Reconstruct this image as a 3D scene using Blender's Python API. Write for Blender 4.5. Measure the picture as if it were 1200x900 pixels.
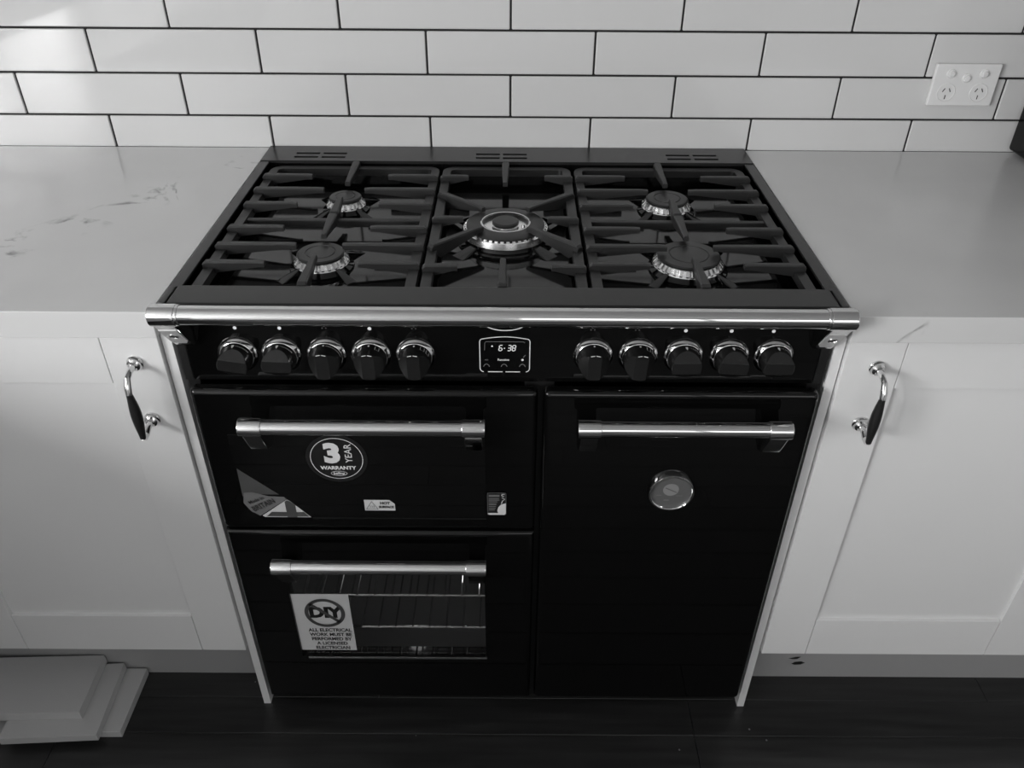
import bpy, bmesh, math, random
from mathutils import Vector, Matrix
random.seed(7)
PI = math.pi
for o in list(bpy.data.objects): bpy.data.objects.remove(o)
scene = bpy.context.scene
COL = scene.collection

# ------------------------------------------------------------------ camera
cam_d = bpy.data.cameras.new('camera')
cam = bpy.data.objects.new('camera', cam_d); COL.objects.link(cam)
cam_d.sensor_width = 36.0
cam_d.lens = 958.74 / 1200 * 36
cam_d.clip_start = 0.02
RIGHT = Vector((0.99997935, 0.00360773, 0.00531739))
UP = Vector((-0.00642504, 0.573712, 0.81903191))
FWD = Vector((9.58e-05, 0.819049162, -0.573723332))
M = Matrix((RIGHT, UP, -FWD)).transposed().to_4x4()
M.translation = Vector((0.0079, -1.54966, 1.43259))
cam.matrix_world = M
scene.camera = cam

# ------------------------------------------------------------------ world, light, exposure
w = bpy.data.worlds.new('overcast_sky'); scene.world = w; w.use_nodes = True
w.node_tree.nodes['Background'].inputs['Color'].default_value = (1, 1, 1, 1)
w.node_tree.nodes['Background'].inputs['Strength'].default_value = 0.4
vs = scene.view_settings
vs.view_transform = 'Standard'; vs.look = 'None'; vs.gamma = 1.0; vs.use_curve_mapping = False
vs.exposure = 0.2

def area(name, loc, target, sx, sy, watts):
    l = bpy.data.lights.new(name, 'AREA'); l.shape = 'RECTANGLE'; l.size = sx; l.size_y = sy; l.energy = watts
    o = bpy.data.objects.new(name, l); COL.objects.link(o); o.location = loc
    d = Vector(target) - Vector(loc)
    o.rotation_euler = d.to_track_quat('-Z', 'Y').to_euler()
    return o
# room: x -2.6..2.3, y 0..-3.7, z 0..2.5 ; daylight through the left window, added fill from the rear
RX0, RX1, RY0, RZ1 = -2.6, 2.3, -3.7, 2.5
WIN_FILL = (0.0, 2.0, 1.0, 2.15)       # x0 x1 z0 z1 of an unseen window added behind the camera as fill
WIN_LEFT = (-3.6, -1.95, 1.0, 2.05)      # y0 y1 z0 z1 in the left wall
area('rear_fill_light', ((WIN_FILL[0]+WIN_FILL[1])/2, RY0-0.03, (WIN_FILL[2]+WIN_FILL[3])/2),
     ((WIN_FILL[0]+WIN_FILL[1])/2, 0, (WIN_FILL[2]+WIN_FILL[3])/2), WIN_FILL[1]-WIN_FILL[0], WIN_FILL[3]-WIN_FILL[2], 10)
area('daylight_left_window', (RX0-0.03, (WIN_LEFT[0]+WIN_LEFT[1])/2, (WIN_LEFT[2]+WIN_LEFT[3])/2),
     (0, (WIN_LEFT[0]+WIN_LEFT[1])/2, (WIN_LEFT[2]+WIN_LEFT[3])/2), WIN_LEFT[1]-WIN_LEFT[0], WIN_LEFT[3]-WIN_LEFT[2], 115)

# ------------------------------------------------------------------ materials
def mat(name, v, rough=0.5, metal=0.0, spec=0.5, coat=0.0, emis=0.0):
    m = bpy.data.materials.new(name); m.use_nodes = True
    b = m.node_tree.nodes['Principled BSDF']
    b.inputs['Base Color'].default_value = (v, v, v, 1)
    b.inputs['Roughness'].default_value = rough
    b.inputs['Metallic'].default_value = metal
    b.inputs['Specular IOR Level'].default_value = spec
    if coat:
        b.inputs['Coat Weight'].default_value = coat; b.inputs['Coat Roughness'].default_value = 0.03
    if emis:
        b.inputs['Emission Color'].default_value = (1, 1, 1, 1); b.inputs['Emission Strength'].default_value = emis
    return m
def nd(m, t): return m.node_tree.nodes.new(t)
def lk(m, a, b): m.node_tree.links.new(a, b)
def noise_bump(m, scale, strength, dist=0.001, detail=2.0, vec='Object', stretch=None):
    b = m.node_tree.nodes['Principled BSDF']
    tc = nd(m, 'ShaderNodeTexCoord'); n = nd(m, 'ShaderNodeTexNoise'); bp = nd(m, 'ShaderNodeBump')
    n.inputs['Scale'].default_value = scale; n.inputs['Detail'].default_value = detail
    src = tc.outputs[vec]
    if stretch:
        mp = nd(m, 'ShaderNodeMapping'); mp.inputs['Scale'].default_value = stretch
        lk(m, src, mp.inputs['Vector']); src = mp.outputs['Vector']
    lk(m, src, n.inputs['Vector']); lk(m, n.outputs['Fac'], bp.inputs['Height'])
    bp.inputs['Strength'].default_value = strength; bp.inputs['Distance'].default_value = dist
    lk(m, bp.outputs['Normal'], b.inputs['Normal'])
    return n
def noise_colour(m, n, v0, v1, p0=0.35, p1=0.65):
    r = nd(m, 'ShaderNodeValToRGB'); e = r.color_ramp.elements
    e[0].position = p0; e[0].color = (v0, v0, v0, 1); e[1].position = p1; e[1].color = (v1, v1, v1, 1)
    lk(m, n.outputs['Fac'], r.inputs['Fac'])
    lk(m, r.outputs['Color'], m.node_tree.nodes['Principled BSDF'].inputs['Base Color'])
    return r

M_tile = mat('glazed_tile', 0.61, 0.06); noise_bump(M_tile, 9, 0.06, 0.002, 2.0, 'Object')
M_grout = mat('dark_grout', 0.012, 0.9); noise_bump(M_grout, 400, 0.4, 0.0005)
M_paint = mat('wall_paint', 0.62, 0.6); noise_bump(M_paint, 150, 0.1, 0.0005)
M_white = mat('white_cabinet_lacquer', 0.72, 0.28); noise_bump(M_white, 60, 0.03, 0.0004)
M_kick = mat('kickboard_grey', 0.32, 0.4); noise_bump(M_kick, 60, 0.03, 0.0004)
M_board = mat('primed_board', 0.5, 0.45); noise_bump(M_board, 50, 0.05, 0.0005)
M_ceiling = mat('ceiling_paint', 0.5, 0.7)

M_stone = mat('quartz_worktop', 0.6, 0.2)
def _stone():
    m = M_stone; b = m.node_tree.nodes['Principled BSDF']
    tc = nd(m, 'ShaderNodeTexCoord')
    n1 = nd(m, 'ShaderNodeTexNoise'); n1.inputs['Scale'].default_value = 6.0; n1.inputs['Detail'].default_value = 6; n1.inputs['Distortion'].default_value = 1.2
    lk(m, tc.outputs['Object'], n1.inputs['Vector'])
    # vein = thin band where |noise-0.5| small, broken up by a finer noise
    s = nd(m, 'ShaderNodeMath'); s.operation = 'SUBTRACT'; s.inputs[1].default_value = 0.56; lk(m, n1.outputs['Fac'], s.inputs[0])
    a = nd(m, 'ShaderNodeMath'); a.operation = 'ABSOLUTE'; lk(m, s.outputs[0], a.inputs[0])
    r = nd(m, 'ShaderNodeValToRGB'); r.color_ramp.elements[0].position = 0.0; r.color_ramp.elements[0].color = (1, 1, 1, 1)
    r.color_ramp.elements[1].position = 0.03; r.color_ramp.elements[1].color = (0, 0, 0, 1); lk(m, a.outputs[0], r.inputs['Fac'])
    n2 = nd(m, 'ShaderNodeTexNoise'); n2.inputs['Scale'].default_value = 30; n2.inputs['Detail'].default_value = 4; lk(m, tc.outputs['Object'], n2.inputs['Vector'])
    r2 = nd(m, 'ShaderNodeValToRGB'); r2.color_ramp.elements[0].position = 0.45; r2.color_ramp.elements[1].position = 0.68; lk(m, n2.outputs['Fac'], r2.inputs['Fac'])
    mu = nd(m, 'ShaderNodeMath'); mu.operation = 'MULTIPLY'; lk(m, r.outputs['Color'], mu.inputs[0]); lk(m, r2.outputs['Color'], mu.inputs[1])
    # veins gather along two diagonal drifts of the slab
    sep = nd(m, 'ShaderNodeSeparateXYZ'); lk(m, tc.outputs['Object'], sep.inputs[0])
    def drift(px, py, slope, half):
        dx = nd(m, 'ShaderNodeMath'); dx.operation = 'SUBTRACT'; dx.inputs[1].default_value = px; lk(m, sep.outputs['X'], dx.inputs[0])
        ln = nd(m, 'ShaderNodeMath'); ln.operation = 'MULTIPLY_ADD'; ln.inputs[1].default_value = slope; ln.inputs[2].default_value = py; lk(m, dx.outputs[0], ln.inputs[0])
        df = nd(m, 'ShaderNodeMath'); df.operation = 'SUBTRACT'; lk(m, sep.outputs['Y'], df.inputs[0]); lk(m, ln.outputs[0], df.inputs[1])
        ab = nd(m, 'ShaderNodeMath'); ab.operation = 'ABSOLUTE'; lk(m, df.outputs[0], ab.inputs[0])
        mr = nd(m, 'ShaderNodeMapRange'); mr.inputs['From Min'].default_value = half; mr.inputs['From Max'].default_value = half*0.4; lk(m, ab.outputs[0], mr.inputs['Value'])
        return mr.outputs[0]
    mxm = nd(m, 'ShaderNodeMath'); mxm.operation = 'MAXIMUM'; lk(m, drift(-0.66, -0.34, 1.35, 0.085), mxm.inputs[0]); lk(m, drift(0.48, -0.60, -0.9, 0.04), mxm.inputs[1])
    mu2 = nd(m, 'ShaderNodeMath'); mu2.operation = 'MULTIPLY'; lk(m, mu.outputs[0], mu2.inputs[0]); lk(m, mxm.outputs[0], mu2.inputs[1]); mu = mu2
    n3 = nd(m, 'ShaderNodeTexNoise'); n3.inputs['Scale'].default_value = 5; n3.inputs['Detail'].default_value = 3; lk(m, tc.outputs['Object'], n3.inputs['Vector'])
    base = nd(m, 'ShaderNodeValToRGB'); e = base.color_ramp.elements
    e[0].position = 0.3; e[0].color = (0.59, 0.59, 0.59, 1); e[1].position = 0.7; e[1].color = (0.63, 0.63, 0.63, 1); lk(m, n3.outputs['Fac'], base.inputs['Fac'])
    mx = nd(m, 'ShaderNodeMix'); mx.data_type = 'RGBA'; lk(m, mu.outputs[0], mx.inputs['Factor'])
    lk(m, base.outputs['Color'], mx.inputs[6]); mx.inputs[7].default_value = (0.12, 0.12, 0.12, 1)
    lk(m, mx.outputs[2], b.inputs['Base Color'])
_stone()

M_floor = mat('dark_floorboard', 0.016, 0.3)
def _floor():
    m = M_floor; b = m.node_tree.nodes['Principled BSDF']
    geo = nd(m, 'ShaderNodeNewGeometry'); mp = nd(m, 'ShaderNodeMapping'); mp.inputs['Scale'].default_value = (3, 45, 3)
    lk(m, geo.outputs['Position'], mp.inputs['Vector'])
    n = nd(m, 'ShaderNodeTexNoise'); n.inputs['Scale'].default_value = 1.5; n.inputs['Detail'].default_value = 6; lk(m, mp.outputs['Vector'], n.inputs['Vector'])
    r = nd(m, 'ShaderNodeValToRGB'); e = r.color_ramp.elements
    e[0].position = 0.3; e[0].color = (0.014, 0.014, 0.014, 1); e[1].position = 0.75; e[1].color = (0.032, 0.032, 0.032, 1); lk(m, n.outputs['Fac'], r.inputs['Fac'])
    v = nd(m, 'ShaderNodeTexVoronoi'); v.inputs['Scale'].default_value = 30; lk(m, geo.outputs['Position'], v.inputs['Vector'])
    lt = nd(m, 'ShaderNodeMath'); lt.operation = 'LESS_THAN'; lt.inputs[1].default_value = 0.06; lk(m, v.outputs['Distance'], lt.inputs[0])
    sep = nd(m, 'ShaderNodeSeparateColor'); lk(m, v.outputs['Color'], sep.inputs[0])
    g = nd(m, 'ShaderNodeMath'); g.operation = 'GREATER_THAN'; g.inputs[1].default_value = 0.7; lk(m, sep.outputs[0], g.inputs[0])
    mu = nd(m, 'ShaderNodeMath'); mu.operation = 'MULTIPLY'; lk(m, lt.outputs[0], mu.inputs[0]); lk(m, g.outputs[0], mu.inputs[1])
    mx = nd(m, 'ShaderNodeMix'); mx.data_type = 'RGBA'; lk(m, mu.outputs[0], mx.inputs['Factor'])
    lk(m, r.outputs['Color'], mx.inputs[6]); mx.inputs[7].default_value = (0.25, 0.25, 0.25, 1)
    lk(m, mx.outputs[2], b.inputs['Base Color'])
    bp = nd(m, 'ShaderNodeBump'); bp.inputs['Strength'].default_value = 0.25; bp.inputs['Distance'].default_value = 0.001
    lk(m, n.outputs['Fac'], bp.inputs['Height']); lk(m, bp.outputs['Normal'], b.inputs['Normal'])
_floor()

M_enamel = mat('black_gloss_enamel', 0.002, 0.05, spec=0.38); noise_bump(M_enamel, 25, 0.02, 0.0005)
M_body = mat('black_body_steel', 0.006, 0.4); noise_bump(M_body, 80, 0.05, 0.0003)
M_pan = mat('hob_tray_enamel', 0.004, 0.07); noise_bump(M_pan, 18, 0.03, 0.0006)
M_satin = mat('satin_black_trim', 0.012, 0.32); noise_bump(M_satin, 120, 0.04, 0.0003)
M_iron = mat('cast_iron', 0.018, 0.42); noise_bump(M_iron, 260, 0.25, 0.0005)
M_cap = mat('burner_cap_enamel', 0.02, 0.38); noise_bump(M_cap, 200, 0.1, 0.0003)
M_alu = mat('burner_aluminium', 0.92, 0.24, 1.0); noise_bump(M_alu, 120, 0.1, 0.0003)
M_chrome = mat('polished_chrome', 0.66, 0.05, 1.0); noise_bump(M_chrome, 12, 0.015, 0.0005)
M_chrome_pale = mat('chrome_painted_reflection', 0.55, 0.45, 0.5); noise_bump(M_chrome_pale, 60, 0.05, 0.0003)  # pale tone painted in for white reflected by the chrome bracket
M_knob = mat('knob_black_plastic', 0.010, 0.25); noise_bump(M_knob, 150, 0.05, 0.0003)
M_glass_black = mat('black_door_glass', 0.003, 0.03)
M_print = mat('white_print', 0.70, 0.5)
M_print_grey = mat('grey_print', 0.16, 0.4)
M_print_mid = mat('mid_grey_print', 0.07, 0.4)
M_print_black = mat('black_print', 0.01, 0.4)
M_sticker_black = mat('black_sticker_vinyl', 0.012, 0.35)
M_sticker_white = mat('white_sticker_paper', 0.62, 0.5)
M_lcd = mat('lit_digits', 0.5, 0.5, emis=0.30)
M_led = mat('indicator_print', 0.85, 0.4)
M_dark_grip = mat('dark_handle_grip', 0.012, 0.35); noise_bump(M_dark_grip, 80, 0.2, 0.0005, stretch=(4, 4, 0.6))
M_plate = mat('outlet_plastic', 0.74, 0.25)
M_slot = mat('dark_slot', 0.02, 0.6)
M_cavity = mat('oven_cavity_enamel', 0.22, 0.35); noise_bump(M_cavity, 40, 0.05, 0.0005)
M_badge = mat('badge_face', 0.10, 0.35)
M_badge_light = mat('badge_centre', 0.22, 0.4)
M_micro = mat('appliance_black_gloss', 0.004, 0.12, spec=0.2); noise_bump(M_micro, 8, 0.05, 0.003)
M_frame = mat('window_frame_paint', 0.75, 0.4)

def pane_material():
    m = bpy.data.materials.new('oven_window_glass'); m.use_nodes = True
    nt = m.node_tree; nt.nodes.clear()
    out = nt.nodes.new('ShaderNodeOutputMaterial'); mix = nt.nodes.new('ShaderNodeMixShader')
    tr = nt.nodes.new('ShaderNodeBsdfTransparent'); gl = nt.nodes.new('ShaderNodeBsdfGlossy'); pass
    tr.inputs['Color'].default_value = (0.86, 0.86, 0.86, 1); gl.inputs['Roughness'].default_value = 0.03
    mix.inputs[0].default_value = 0.07; nt.links.new(tr.outputs[0], mix.inputs[1]); nt.links.new(gl.outputs[0], mix.inputs[2])
    nt.links.new(mix.outputs[0], out.inputs['Surface'])
    return m
M_pane = pane_material()

# ------------------------------------------------------------------ mesh helpers
def new(): return bmesh.new()
def merge(bm, src, m=0):
    me = bpy.data.meshes.new('tmp'); 
    for f in src.faces: f.material_index = m
    src.to_mesh(me); src.free(); bm.from_mesh(me); bpy.data.meshes.remove(me)
def box(bm, x0, x1, y0, y1, z0, z1, m=0, bev=0.0, seg=2):
    t = bmesh.new()
    x0, x1 = min(x0, x1), max(x0, x1); y0, y1 = min(y0, y1), max(y0, y1); z0, z1 = min(z0, z1), max(z0, z1)
    v = [t.verts.new(p) for p in ((x0,y0,z0),(x1,y0,z0),(x1,y1,z0),(x0,y1,z0),(x0,y0,z1),(x1,y0,z1),(x1,y1,z1),(x0,y1,z1))]
    for f in ((3,2,1,0),(4,5,6,7),(0,1,5,4),(1,2,6,5),(2,3,7,6),(3,0,4,7)): t.faces.new([v[i] for i in f])
    if bev: bmesh.ops.bevel(t, geom=list(t.edges), offset=bev, segments=seg, profile=0.5, affect='EDGES', clamp_overlap=True)
    merge(bm, t, m)
def frame_of(axis):
    a = Vector(axis).normalized(); h = Vector((0, 0, 1)) if abs(a.z) < 0.9 else Vector((1, 0, 0))
    u = h.cross(a).normalized(); return u, a.cross(u), a
def lathe(bm, prof, o=(0, 0, 0), axis=(0, 0, 1), seg=32, m=0, cap0=True, cap1=True):
    t = bmesh.new(); u, v, a = frame_of(axis); o = Vector(o); rings = []
    for r, h in prof:
        rings.append([t.verts.new(o + a*h + (u*math.cos(2*PI*i/seg) + v*math.sin(2*PI*i/seg))*r) for i in range(seg)])
    for A, B in zip(rings, rings[1:]):
        for i in range(seg): t.faces.new((A[i], A[(i+1) % seg], B[(i+1) % seg], B[i]))
    if cap0: t.faces.new(list(reversed(rings[0])))
    if cap1: t.faces.new(rings[-1])
    bmesh.ops.recalc_face_normals(t, faces=list(t.faces))
    merge(bm, t, m)
def cyl(bm, p0, p1, r, seg=24, m=0, bev=0.0):
    p0 = Vector(p0); p1 = Vector(p1); L = (p1 - p0).length
    if bev: prof = [(r-bev, 0), (r-bev*0.3, bev*0.3), (r, bev), (r, L-bev), (r-bev*0.3, L-bev*0.3), (r-bev, L)]
    else: prof = [(r, 0), (r, L)]
    lathe(bm, prof, p0, p1 - p0, seg, m)
def tube(bm, pts, rads, seg=12, m=0):
    t = bmesh.new(); pts = [Vector(p) for p in pts]; rings = []; n = len(pts)
    if not hasattr(rads, '__len__'): rads = [rads]*n
    pu = None
    for i, p in enumerate(pts):
        d = (pts[min(i+1, n-1)] - pts[max(i-1, 0)]).normalized()
        if pu is None: u, v, _ = frame_of(d)
        else:
            u = (pu - d*pu.dot(d)).normalized(); v = d.cross(u)
        pu = u
        rings.append([t.verts.new(p + (u*math.cos(2*PI*k/seg) + v*math.sin(2*PI*k/seg))*rads[i]) for k in range(seg)])
    for A, B in zip(rings, rings[1:]):
        for i in range(seg): t.faces.new((A[i], A[(i+1) % seg], B[(i+1) % seg], B[i]))
    t.faces.new(list(reversed(rings[0]))); t.faces.new(rings[-1])
    bmesh.ops.recalc_face_normals(t, faces=list(t.faces)); merge(bm, t, m)
def prism(bm, poly, fn, d0, d1, m=0, bev=0.0):
    """poly in 2-D, fn(u, v, d) -> point; extruded from d0 to d1"""
    t = bmesh.new()
    A = [t.verts.new(fn(u, v, d0)) for u, v in poly]; B = [t.verts.new(fn(u, v, d1)) for u, v in poly]
    t.faces.new(A); t.faces.new(list(reversed(B))); n = len(poly)
    for i in range(n): t.faces.new((A[i], B[i], B[(i+1) % n], A[(i+1) % n]))
    bmesh.ops.recalc_face_normals(t, faces=list(t.faces))
    if bev: bmesh.ops.bevel(t, geom=list(t.edges), offset=bev, segments=2, profile=0.5, affect='EDGES', clamp_overlap=True)
    merge(bm, t, m)
def hull(bm, pts, m=0, bev=0.0):
    t = bmesh.new(); vs_ = [t.verts.new(p) for p in pts]
    r = bmesh.ops.convex_hull(t, input=vs_)
    bmesh.ops.delete(t, geom=[g for g in r['geom_interior'] if isinstance(g, bmesh.types.BMVert)], context='VERTS')
    bmesh.ops.dissolve_limit(t, angle_limit=math.radians(1.0), verts=list(t.verts), edges=list(t.edges))
    bmesh.ops.recalc_face_normals(t, faces=list(t.faces))
    if bev: bmesh.ops.bevel(t, geom=[e for e in t.edges if e.calc_face_angle(0) > 0.5], offset=bev, segments=2, profile=0.5, affect='EDGES', clamp_overlap=True)
    merge(bm, t, m)
def harden(me, lim):
    """smooth shading with area-weighted normals, so flat faces stay flat beside their rounded edges"""
    pl = me.polygons; nrm = [p.normal.copy() for p in pl]; ar = [p.area for p in pl]
    vf = [[] for _ in me.vertices]
    for p in pl:
        p.use_smooth = True
        for v in p.vertices: vf[v].append(p.index)
    out = []
    for p in pl:
        n0 = nrm[p.index]
        for v in p.vertices:
            a = Vector((0, 0, 0))
            for f in vf[v]:
                if nrm[f].dot(n0) > lim: a += nrm[f]*ar[f]
            out.append(a.normalized() if a.length > 1e-12 else n0)
    me.normals_split_custom_set(out)
def obj(name, bm, mats, parent=None, sharp=35):
    me = bpy.data.meshes.new(name); bm.to_mesh(me); bm.free()
    for m in (mats if isinstance(mats, (list, tuple)) else [mats]): me.materials.append(m)
    harden(me, math.cos(math.radians(sharp)))
    o = bpy.data.objects.new(name, me); COL.objects.link(o)
    if parent: o.parent = parent
    return o
def tag(o, label=None, cat=None, group=None, kind=None):
    if label: o['label'] = label
    if cat: o['category'] = cat
    if group: o['group'] = group
    if kind: o['kind'] = kind
    return o
def empty(name, loc=(0, 0, 0)):
    o = bpy.data.objects.new(name, None); COL.objects.link(o); o.location = loc; o.empty_display_size = 0.05; return o

def text(bm, s, size, fn, m=0, bold=0.0, ax='CENTER', ay='CENTER', rot=0.0, sx=1.0, shear=0.0):
    """flat lettering; fn(u, v) -> point on the surface"""
    c = bpy.data.curves.new('t', 'FONT'); c.body = s; c.size = size; c.align_x = ax; c.align_y = ay; c.offset = bold; c.shear = shear
    c.resolution_u = 3
    o = bpy.data.objects.new('t', c); COL.objects.link(o)
    dg = bpy.context.evaluated_depsgraph_get(); me = o.evaluated_get(dg).to_mesh()
    t = bmesh.new(); t.from_mesh(me); o.evaluated_get(dg).to_mesh_clear()
    bpy.data.objects.remove(o); bpy.data.curves.remove(c)
    ca, sa = math.cos(rot), math.sin(rot)
    for v in t.verts:
        x, y = v.co.x*sx, v.co.y
        v.co = fn(x*ca - y*sa, x*sa + y*ca)
    merge(bm, t, m)
def flat(bm, poly, fn, m=0):
    t = bmesh.new(); t.faces.new([t.verts.new(fn(u, v)) for u, v in poly]); 
    bmesh.ops.triangulate(t, faces=list(t.faces)); merge(bm, t, m)
def strip(bm, pts, wid, fn, m=0, closed=False):
    """flat line of given width through 2-D pts"""
    t = bmesh.new(); n = len(pts); L = []; Rr = []
    for i, p in enumerate(pts):
        a = pts[(i-1) % n] if (closed or i > 0) else p; b = pts[(i+1) % n] if (closed or i < n-1) else p
        dx, dy = b[0]-a[0], b[1]-a[1]; l = math.hypot(dx, dy) or 1; nx, ny = -dy/l*wid/2, dx/l*wid/2
        L.append(t.verts.new(fn(p[0]+nx, p[1]+ny))); Rr.append(t.verts.new(fn(p[0]-nx, p[1]-ny)))
    for i in range(n if closed else n-1):
        j = (i+1) % n; t.faces.new((Rr[i], Rr[j], L[j], L[i]))
    merge(bm, t, m)
def ell(cx, cy, rx, ry, n=40, a0=0, a1=2*PI): 
    return [(cx + rx*math.cos(a0+(a1-a0)*i/n), cy + ry*math.sin(a0+(a1-a0)*i/n)) for i in range(n if abs(a1-a0-2*PI) < 1e-6 else n+1)]
def rrect(x0, x1, y0, y1, r, n=5):
    out = []
    for cx, cy, a in ((x1-r, y1-r, 0), (x0+r, y1-r, PI/2), (x0+r, y0+r, PI), (x1-r, y0+r, 1.5*PI)):
        out += [(cx + r*math.cos(a+PI/2*i/n), cy + r*math.sin(a+PI/2*i/n)) for i in range(n+1)]
    return out

# ================================================================== THE SETTING
# floor: boards run along x
floor_bm = new(); box(floor_bm, RX0-0.1, RX1+0.1, RY0-0.1, 0.1, -0.08, -0.006)
floor = tag(obj('floor', floor_bm, M_grout), kind='structure')
PW, PL = 0.0775, 1.2
pb = new(); box(pb, 0, PL-0.0012, -PW+0.0012, 0, -0.006, 0.0, bev=0.0004, seg=1)
plank0 = obj('plank', pb, M_floor, floor); first = True
nrow = int(abs(RY0)/PW) + 1
for r in range(nrow):
    y = -0.585 + PW*7 - r*PW
    if y > 0.03: continue
    if r == 7: off = 0.358
    elif r == 8: off = 0.361 - 0.003
    elif r == 6: off = -0.25
    else: off = random.uniform(0, PL)
    x = RX0 + ((off - RX0) % PL) - PL
    while x < RX1:
        if first: o = plank0; first = False
        else: o = plank0.copy(); COL.objects.link(o)
        o.location = (x, y, 0); x += PL

# back wall with running-bond tiles
wb = new(); box(wb, RX0-0.1, RX1+0.1, 0.008, 0.12, 0, RZ1)
wall_back = tag(obj('wall_back', wb, M_paint), kind='structure')
ZC = 0.90
TW, TH, G = 0.303, 0.0765, 0.0034
X0 = 0.0019
gb = new(); box(gb, -1.52, 1.52, 0.0030, 0.0079, ZC-0.02, ZC+0.0598+5*TH)
tag(obj('grout', gb, M_grout, wall_back))
def tile_mesh(wd, h):
    t = new(); box(t, -wd/2, wd/2, 0.0, 0.0078, -h/2, h/2, bev=0.0022, seg=3)
    o = obj('tile', t, M_tile, wall_back, sharp=80); me = o.data; bpy.data.objects.remove(o); return me
T_FULL = tile_mesh(TW-G, TH-G); T_CUT = tile_mesh(TW-G, 0.0591)
def tile(me, x, z):
    o = bpy.data.objects.new('tile', me); COL.objects.link(o); o.parent = wall_back
    o.location = (x, random.uniform(-0.0004, 0.0004), z)
    o.rotation_euler = (random.uniform(-.004, .004), random.uniform(-.0012, .0012), random.uniform(-.003, .003))
for row in range(6):
    half = 0.0 if row % 2 == 0 else 0.5          # joints on half steps in the bottom row
    zc = ZC + 0.02855 if row == 0 else ZC + 0.0598 + (row-0.5)*TH
    for k in range(-5, 6):
        x = X0 + (k + half)*TW
        if abs(x) > 1.4: continue
        tile(T_CUT if row == 0 else T_FULL, x, zc)

def wall_with_opening(name, along, fixed0, fixed1, a0, a1, win):
    b = new(); u0, u1, z0, z1 = win
    for (p, q, r, s) in ((a0, u0, 0, RZ1), (u1, a1, 0, RZ1), (u0, u1, 0, z0), (u0, u1, z1, RZ1)):
        if along == 'x': box(b, p, q, fixed0, fixed1, r, s)
        else: box(b, fixed0, fixed1, p, q, r, s)
    return tag(obj(name, b, M_paint), kind='structure')
wall_with_opening('wall_rear', 'x', RY0-0.12, RY0, RX0-0.1, RX1+0.1, WIN_FILL)
wall_with_opening('wall_left', 'y', RX0-0.12, RX0, RY0, 0.008, WIN_LEFT)
b = new(); box(b, RX1, RX1+0.1, RY0, 0.008, 0, RZ1); tag(obj('wall_right', b, M_paint), kind='structure')
b = new(); box(b, RX0-0.1, RX1+0.1, RY0-0.1, 0.12, RZ1, RZ1+0.08); tag(obj('ceiling', b, M_ceiling), kind='structure')
def window(name, along, face, win):
    u0, u1, z0, z1 = win; t = 0.05; b = new()
    um = (u0+u1)/2
    for (p, q, r, s) in ((u0, u0+t, z0, z1), (u1-t, u1, z0, z1), (u0, u1, z0, z0+t), (u0, u1, z1-t, z1), (um-t/2, um+t/2, z0, z1)):
        if along == 'x': box(b, p, q, face-0.02, face+0.03, r, s, bev=0.004)
        else: box(b, face-0.02, face+0.03, p, q, r, s, bev=0.004)
    return tag(obj(name, b, M_frame), kind='structure')
window('fill_window', 'x', RY0, WIN_FILL); window('window_2', 'y', RX0, WIN_LEFT)  # the rear frame surrounds the added fill opening

# ================================================================== RANGE COOKER
CX = -0.004
cooker = tag(empty('range_cooker', (CX, 0, 0)), 'black freestanding range cooker with gas hob, chrome rail and three doors', 'cooker')
HZ = 0.9026          # hob trim height
# --- body (hollow, with a real lower oven cavity)
b = new()
box(b, -0.447, -0.43, -0.598, -0.02, 0.035, 0.86); box(b, 0.43, 0.447, -0.598, -0.02, 0.035, 0.86)
box(b, -0.447, 0.447, -0.04, -0.02, 0.035, 0.86); box(b, -0.43, 0.43, -0.598, -0.04, 0.035, 0.055)
box(b, -0.43, 0.43, -0.598, -0.04, 0.775, 0.86)
box(b, 0.03, 0.072, -0.5985, -0.04, 0.055, 0.775)
box(b, -0.43, 0.03, -0.598, -0.04, 0.475, 0.52)
obj('body', b, M_body, cooker)
b = new(); box(b, -0.43, 0.43, -0.565, -0.545, 0.0, 0.035)
obj('plinth', b, M_body, cooker)
for x in (-0.4, 0.4):
    b = new(); cyl(b, (x, -0.07, 0), (x, -0.07, 0.036), 0.018, 16); obj('foot', b, M_body, cooker)
# lower cavity liner
b = new()
box(b, -0.405, -0.395, -0.597, -0.15, 0.10, 0.45); box(b, 0.005, 0.015, -0.597, -0.15, 0.10, 0.45)
box(b, -0.405, 0.015, -0.16, -0.15, 0.10, 0.45); box(b, -0.405, 0.015, -0.597, -0.15, 0.09, 0.10); box(b, -0.405, 0.015, -0.597, -0.15, 0.45, 0.46)
cav = obj('oven_cavity', b, M_cavity, cooker)
for zr in (0.308, 0.223):
    b = new()
    cyl(b, (-0.393, -0.590, zr), (0.003, -0.590, zr), 0.0032, 10); cyl(b, (-0.393, -0.2, zr), (0.003, -0.2, zr), 0.003, 8)
    for i in range(13):
        x = -0.378 + i*0.0305; cyl(b, (x, -0.592, zr+0.003), (x, -0.2, zr+0.003), 0.0018, 8)
    obj('oven_rack', b, M_chrome, cav)

lp = bpy.data.lights.new('added_oven_fill', 'POINT'); lp.energy = 0.06; lp.shadow_soft_size = 0.02  # weak fill added inside the cavity so the racks show
lo = bpy.data.objects.new('added_oven_fill', lp); COL.objects.link(lo); lo.parent = cooker; lo.location = (-0.19, -0.40, 0.425)
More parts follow.
